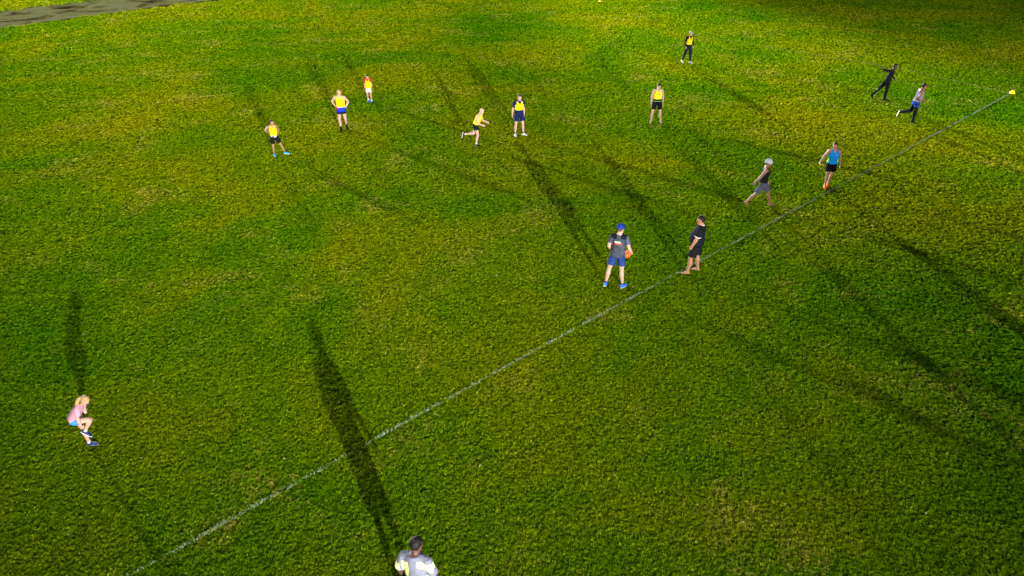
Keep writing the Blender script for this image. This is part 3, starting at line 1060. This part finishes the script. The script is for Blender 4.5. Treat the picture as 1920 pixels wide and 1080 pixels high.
# -- 6 man with hands on hips, blue and red shorts
f = Fig('person', 'fair haired man in yellow bib and blue and red shorts, hands on hips', (-7.396, 31.522, 0.0), 172, 1.80,
        dict(pelvis=(0, 0, 0), chest=(4, 6, 0), head=(8, -14, 0), support='r',
             leg_r=((0.04, 0.10, -1), (-0.04, -0.12, -1), (0.1, 1, -0.08)), leg_l=((0.12, 0.18, -1), (0.02, -0.75, -1), (0.1, 0.8, -0.6)),
             arm_r=((0.72, -0.30, -0.80), (-0.65, 0.55, -0.75), (-.9, .3, -.4)), arm_l=((0.55, -0.38, -0.9), (-0.45, 0.5, -0.8), (-.8, .4, -.5))), build=1.08, skin_mat=PINK)
f.shirt(WHITE, name='undershirt', hem=1.01, top=False, grow=0.010)
logo(f, f.singlet(YEL, hem=1.06))
f.shorts(BLACK, name='under_shorts', length=0.46, grow=0.010, flare=0.004)
so = f.shorts(cloth('royal_blue_shorts', (0.008, 0.03, 0.80), 0.7, 0.1), length=0.24, grow=0.022)
f.patch('red_panel', cloth('red_panel', (0.70, 0.02, 0.06), 0.7, 0.1), so, 0.90, 1.05, 36, 110, 0.040)
f.shoes(BLACK, BLACK, BLACK, 0.72)
f.hair(hair_mat('fair_hair', (0.36, 0.24, 0.11)))

# -- 7 small boy in red
f = Fig('person', 'small boy in red shirt, long yellow bib and white shorts', (-6.804, 35.959, 0.0), 184, 1.34,
        dict(chest=(2, 4, 0), head=(6, 0, 0), support='l',
             leg_r=((0.04, 0.10, -1), (0.02, -0.55, -1), (0.1, 0.9, -0.4)), leg_l=((0.06, 0.08, -1), (0.02, -0.10, -1), (0.1, 1, 0)),
             arm_r=((0.20, -0.10, -1), (-0.05, 0.35, -0.9), None), arm_l=((0.16, -0.1, -1), (-0.05, 0.4, -0.9), None)), build=0.98, skin_mat=FAIR)
f.shirt(cloth('red_shirt', (0.62, 0.012, 0.02), 0.8, 0.1), hem=0.98, sleeve=0.65)
logo(f, f.singlet(YEL, hem=0.93, loose=0.03))
f.shorts(WHITE, length=0.62)
f.shoes(BLUESHOE, WSOLE, cloth('white_sock', (0.7, 0.7, 0.72), 0.9, 0.05), 0.8)
f.hair(hair_mat('black_hair', (0.005, 0.004, 0.004)))

# -- 8 runner in a bib
f = Fig('person', 'pale runner in yellow bib mid stride with one leg kicked back', (-1.463, 29.473, 0.0), 98, 1.62,
        dict(pelvis=(16, 0, 0), chest=(27, 8, 0), head=(-8, 25, 0), support='r',
             leg_r=((0.0, 0.22, -1), (0.0, -0.20, -1), (0, 1, -0.1)), leg_l=((0.05, -0.32, -1), (0.0, -1.0, -0.10), (0.0, -0.2, -1.0)),
             arm_r=((0.15, 0.25, -1), (-0.1, 1.0, 0.05), None), arm_l=((0.20, 0.55, -0.8), (-0.2, 1.0, 0.2), None)), build=1.05, skin_mat=PINK)
logo(f, f.singlet(YEL, hem=1.03))
f.shorts(BLACK, length=0.42)
f.shoes(BLACK, WSOLE, WHITE, 0.86)
f.hair(hair_mat('strawberry_hair', (0.42, 0.26, 0.20)))

# -- 9 man in navy
f = Fig('person', 'man in navy shirt under yellow bib, navy shorts and white shoes', (0.136, 30.861, 0.0), 166, 1.80,
        dict(pelvis=(0, 0, 0), chest=(4, 2, 1), head=(8, -12, 0), support='r',
             leg_r=((0.10, -0.02, -1), (0.06, -0.06, -1), (0.1, 1, 0)), leg_l=((0.14, 0.16, -1), (0.08, -0.12, -1), (0.75, 0.9, -0.05)),
             arm_r=((0.30, -0.02, -1), (0.16, 0.22, -1), None), arm_l=((0.14, -0.18, -1), (0.02, 0.1, -1), None)), build=1.05, skin_mat=PINK)
f.shirt(NAVY, hem=0.95, sleeve=0.78)
logo(f, f.singlet(YEL, hem=1.14, grow=0.028))
f.shorts(NAVY, length=0.66)
f.shoes(cloth('white_shoe', (0.5, 0.5, 0.52), 0.5, 0.08), WSOLE, BLACK, 0.86)
f.hair(hair_mat('brown_hair', (0.06, 0.035, 0.02)))

# -- 10 barefoot man in bib
f = Fig('person', 'barefoot man in yellow bib with green band on black shorts, arms hanging', (6.411, 32.679, 0.0), 178, 1.80,
        dict(chest=(6, 0, 0), head=(10, 6, 0),
             leg_r=((0.16, 0.08, -1), (0.10, -0.06, -1), (0.1, 1, 0)), leg_l=((0.20, 0.10, -1), (0.12, -0.08, -1), (0.3, 1, 0)),
             arm_r=((0.26, -0.02, -1), (0.08, 0.3, -1), None), arm_l=((0.26, -0.05, -1), (0.0, 0.35, -1), None)), build=1.1, skin_mat=PINK)
f.shirt(BLACK, name='undershirt', hem=0.98, top=False, grow=0.012, loose=0.01)
logo(f, f.singlet(cloth('lemon_bib', (0.58, 0.53, 0.02), 0.7, 0.05), hem=1.10))
so = f.shorts(BLACK, length=0.72)
f.patch('waistband', cloth('green_band', (0.20, 0.52, 0.08), 0.8, 0.1), so, 0.995, 1.03, -175, 175, 0.040, nseg=30)
f.hair(hair_mat('dark_brown_hair', (0.03, 0.016, 0.010)))

# -- 11 far walker in long black sleeves
f = Fig('person', 'grey haired man in yellow bib over black long sleeves and black trousers', (10.121, 44.281, 0.0), 152, 1.82,
        dict(chest=(4, 0, 1), head=(6, -10, 0),
             leg_r=((0.06, -0.26, -1), (0.04, -0.42, -1), (0.1, 1, -0.35)), leg_l=((0.06, 0.24, -1), (0.03, 0.02, -1), (0.1, 1, 0.05)),
             arm_r=((0.22, -0.2, -1), (0.0, 0.4, -0.9), None), arm_l=((0.18, 0.1, -1), (0.05, 0.5, -0.9), None)), build=1.0, skin_mat=FAIR)
f.shirt(BLACK, hem=0.94, sleeve=1.92)
logo(f, f.singlet(YEL, hem=1.06))
f.shorts(cloth('black_trousers', (0.012, 0.014, 0.024), 0.8, 0.2), name='trousers', length=1.94)
f.shoes(cloth('white_shoe', (0.5, 0.5, 0.52), 0.5, 0.08), WSOLE)
f.hair(hair_mat('grey_hair', (0.30, 0.28, 0.25)))

# -- 12 dark runner
f = Fig('person', 'runner dressed all in black with one arm thrown back', (18.197, 36.338, 0.0), 96, 1.78,
        dict(pelvis=(10, 0, 0), chest=(14, 10, 0), head=(0, 4, 0), support='r',
             leg_r=((0.02, 0.05, -1), (0.0, -0.05, -1), (0, 1, 0)), leg_l=((0.05, -0.60, -1), (0.0, -0.85, -1), (0.0, 0.35, -1)),
             arm_r=((0.35, -1.0, -0.12), (0.25, -1.0, 0.05), None), arm_l=((0.25, 0.55, -1), (0.0, 0.9, -0.6), None)), build=1.0, skin_mat=DEEP)
f.shirt(cloth('black_top', (0.008, 0.008, 0.010), 0.9, 0.2), hem=0.93, sleeve=1.95)
f.shorts(cloth('black_tracksuit', (0.007, 0.007, 0.009), 0.9, 0.2), name='trousers', length=1.95)
f.shoes(BLACK, BLACK)
f.hair(hair_mat('black_hair', (0.005, 0.004, 0.004)))

# -- 13 runner with blue shorts and dark leggings
f = Fig('person', 'runner in grey mauve top, blue shorts and dark leggings', (17.838, 32.600, 0.0), 96, 1.76,
        dict(pelvis=(8, 0, 0), chest=(10, -4, 0), head=(4, 6, 0), support='r',
             leg_r=((0.0, 0.06, -1), (0.0, -0.05, -1), (0, 1, -0.05)), leg_l=((0.05, -0.30, -1), (0.0, -1.0, -0.25), (0.0, -0.25, -1.0)),
             arm_r=((0.22, -0.50, -0.9), (-0.1, 0.75, -0.75), None), arm_l=((0.2, 0.2, -0.9), (-0.2, 0.8, -0.3), None)), build=1.1, skin_mat=BROWN)
f.shirt(WHITE, name='undershirt', hem=0.95, top=False, grow=0.012, loose=0.004)
f.singlet(cloth('mauve_top', (0.15, 0.12, 0.18), 0.8, 0.35), name='top', hem=1.06)
f.shorts(cloth('leggings', (0.010, 0.010, 0.014), 0.8, 0.1), name='leggings', length=1.95, grow=0.006, flare=0)
f.shorts(cloth('deep_blue_shorts', (0.01, 0.05, 0.42), 0.8, 0.2), length=0.40, grow=0.026)
f.patch('undershirt_hem', WHITE, f.root, 0.985, 1.065, -178, 178, 0.050, slant=0.03, nseg=30)
f.shoes(BLACK, cloth('pale_sole', (0.55, 0.52, 0.40), 0.7, 0.1), BLACK)
f.hair(hair_mat('black_hair', (0.005, 0.004, 0.004)))

# -- 14 striding man with a white cap
f = Fig('person', 'barefoot man in white hat, black singlet and grey shorts in a long stride', (8.283, 23.306, 0.0), 104, 1.74,
        dict(pelvis=(2, 0, 0), chest=(4, 0, 0), head=(2, -4, 0),
             leg_r=((0.04, -0.46, -1), (0.0, -0.85, -1), (0, 1, -0.5)), leg_l=((0.04, 0.66, -1), (0.0, 0.22, -1), (0, 1, 0.1)),
             arm_r=((0.20, -0.50, -0.9), (0.05, -0.62, -0.9), None), arm_l=((0.15, 0.25, -1), (0.0, 0.45, -1), None)), build=1.0, skin_mat=BROWN)
f.singlet(BLACK, name='singlet', hem=0.98)
f.shorts(cloth('grey_shorts', (0.05, 0.053, 0.085), 0.85, 0.35), length=0.85)
f.hair(hair_mat('black_hair', (0.005, 0.004, 0.004)))
f.cap(cloth('white_cap', (0.26, 0.27, 0.34), 0.8, 0.08), bucket=True)

# -- 15 man in a blue singlet
f = Fig('person', 'man in blue singlet with lime sides, black shorts and orange shoes', (11.146, 24.936, 0.0), 190, 1.66,
        dict(pelvis=(2, 0, 0), chest=(3, 0, 2), head=(2, 52, 0), support='r',
             leg_r=((0.02, 0.16, -1), (-0.02, -0.04, -1), (0.05, 1, -0.05)), leg_l=((-0.02, -0.06, -1), (-0.10, -0.30, -1), (0.0, 1, -0.35)),
             arm_r=((0.50, -0.20, -0.9), (0.48, 0.05, -1), None), arm_l=((0.30, -0.05, -1), (0.10, 0.12, -1), None)), build=1.06, skin_mat=FAIR)
bb = f.singlet(cloth('azure_singlet', (0.005, 0.24, 0.85), 0.7, 0.08), name='singlet', hem=0.96)
LIM2 = cloth('lime_stripe', (0.50, 0.85, 0.10), 0.7, 0.05)
f.zone(bb, 'side_stripe', LIM2, lambda x, y, z: 1.00 < z < 1.24 and y > -0.04 and 0.115 + 0.10 * (1.24 - z) * 0 < abs(x) and y < 0.09 - 0.25 * max(0, z - 1.10))
f.patch('chest_badge', cloth('pale_print', (0.6, 0.7, 0.85), 0.7, 0.1), bb, 1.30, 1.35, -28, -18, 0.034)
f.shorts(BLACK, length=0.70)
f.shoes(cloth('orange_shoe', (0.85, 0.10, 0.01), 0.5, 0.1), cloth('orange_sole', (0.8, 0.14, 0.03), 0.5, 0.1), WHITE, 0.90)
f.hair(hair_mat('brown_hair', (0.06, 0.035, 0.02)))

# ---- the ball under the coach's arm
def ball():
    wr = COACH.arm['r'][2]
    hd = COACH.arm['r'][3]
    loc = wr + hd * 0.07 + Vector((-0.085, 0.02, -0.02))
    Mw = COACH.root.location, COACH.root.rotation_euler.z
    wl = Matrix.Rotation(Mw[1], 3, 'Z') @ loc + Mw[0]
    v, fc = [], []
    n, m = 24, 16
    for j in range(m + 1):
        t = math.pi * j / m
        for k in range(n):
            a = 2 * math.pi * k / n
            r_ = 0.088 * math.sin(t) ** 0.92 if 0 < j < m else 0.0
            # shallow seams where the four panels meet
            seam = 1 - 0.03 * math.exp(-(((a * 2 / math.pi) % 1 - .5) / .06) ** 2) if False else 1.0
            if k % (n // 4) == 0:
                seam = 0.975
            v.append((r_ * seam * math.cos(a), -0.135 * math.cos(t), r_ * seam * math.sin(a)))
    for j in range(m):
        for k in range(n):
            fc.append((j * n + k, j * n + (k + 1) % n, (j + 1) * n + (k + 1) % n, (j + 1) * n + k))
    o = mesh_obj('football', v, fc, cloth('orange_leather', (0.70, 0.075, 0.01), 0.4, 0.12), smooth=True)
    o.location = wl
    o.rotation_euler = (R(12), 0, Mw[1] - R(20))
    tag(o, 'orange oval football held at the hip of the man in the blue cap', 'football')
    bm = bmesh.new()
    for i in range(5):
        blob(bm, Vector((0, -0.04 + i * 0.02, 0.087 - 0.006 * abs(i - 2))), 0.014, 0.004, 0.005, None, 8)
    me = bpy.data.meshes.new('lacing'); bm.to_mesh(me); bm.free()
    me.materials.append(WHITE)
    lo = link(bpy.data.objects.new('lacing', me)); lo.parent = o
ball()

# ================================================================ floodlight masts (outside the frame)
M_steel = cloth('galvanised_steel', (0.35, 0.36, 0.37), 0.45, 0.1)
M_lamp, _nt, _b = new_mat('lamp_glass')
_b.inputs['Base Color'].default_value = (0.9, 0.9, 0.9, 1)
_b.inputs['Emission Color'].default_value = (1, 0.97, 0.9, 1)
_b.inputs['Emission Strength'].default_value = 4.0
where = ['behind the near touchline', 'beyond the right touchline', 'far off to the left of the field', 'at the far end of the field', 'beyond the left corner of the field']
for i, (x, y, h, wt, aim, cone, blend, col) in enumerate(FLOODS):
    root = empty('floodlight_mast', (x, y, 0))
    tag(root, 'tall steel floodlight mast standing ' + where[i], 'floodlight', 'floodlight masts around the field')
    d = Vector(aim) - Vector((x, y, h))
    yaw = math.atan2(d.y, d.x)
    fx, fy = math.cos(yaw), math.sin(yaw)
    bm = bmesh.new()
    tube(bm, [(Vector((0, 0, 0)), .16, .16), (Vector((0, 0, h * .5)), .12, .12), (Vector((0, 0, h + .7)), .08, .08)], Vector((1, 0, 0)), 12)
    finish('mast', bm, M_steel, root)
    bm = bmesh.new()
    a = Vector((-fy, fx, 0))
    tube(bm, [(a * -1.1 + Vector((0, 0, h + .5)), .05, .05), (a * 1.1 + Vector((0, 0, h + .5)), .05, .05)], Vector((0, 0, 1)), 8)
    finish('crossarm', bm, M_steel, root)
    for s_ in (-0.8, 0.0, 0.8):
        c = a * s_ + Vector((fx * .18, fy * .18, h + 0.32))
        bm = bmesh.new()
        F = Vector((fx, fy, -0.25)).normalized()
        loft(bm, [(c - F * .12, a, F.cross(a), .12, .10), (c - F * .04, a, F.cross(a), .24, .20), (c + F * .08, a, F.cross(a), .27, .23)], 12)
        hd = finish('lamp_head', bm, M_steel, root)
        bm = bmesh.new()
        loft(bm, [(c + F * .083, a, F.cross(a), .25, .21), (c + F * .09, a, F.cross(a), .24, .20)], 12)
        finish('lamp_glass', bm, M_lamp, hd)
    ld = bpy.data.lights.new('floodlight', 'SPOT')
    ld.energy = wt
    ld.color = col
    ld.spot_size = R(cone)
    ld.spot_blend = blend
    ld.shadow_soft_size = 0.25 if h < 10 else 0.6
    lo = link(bpy.data.objects.new('floodlight_beam', ld))
    lo.parent = root
    lo.location = (fx * 0.6, fy * 0.6, h)
    lo.rotation_euler = d.to_track_quat('-Z', 'Y').to_euler()

settle()
md = lawn.modifiers.new('scatter', 'NODES')
md.node_group = ng
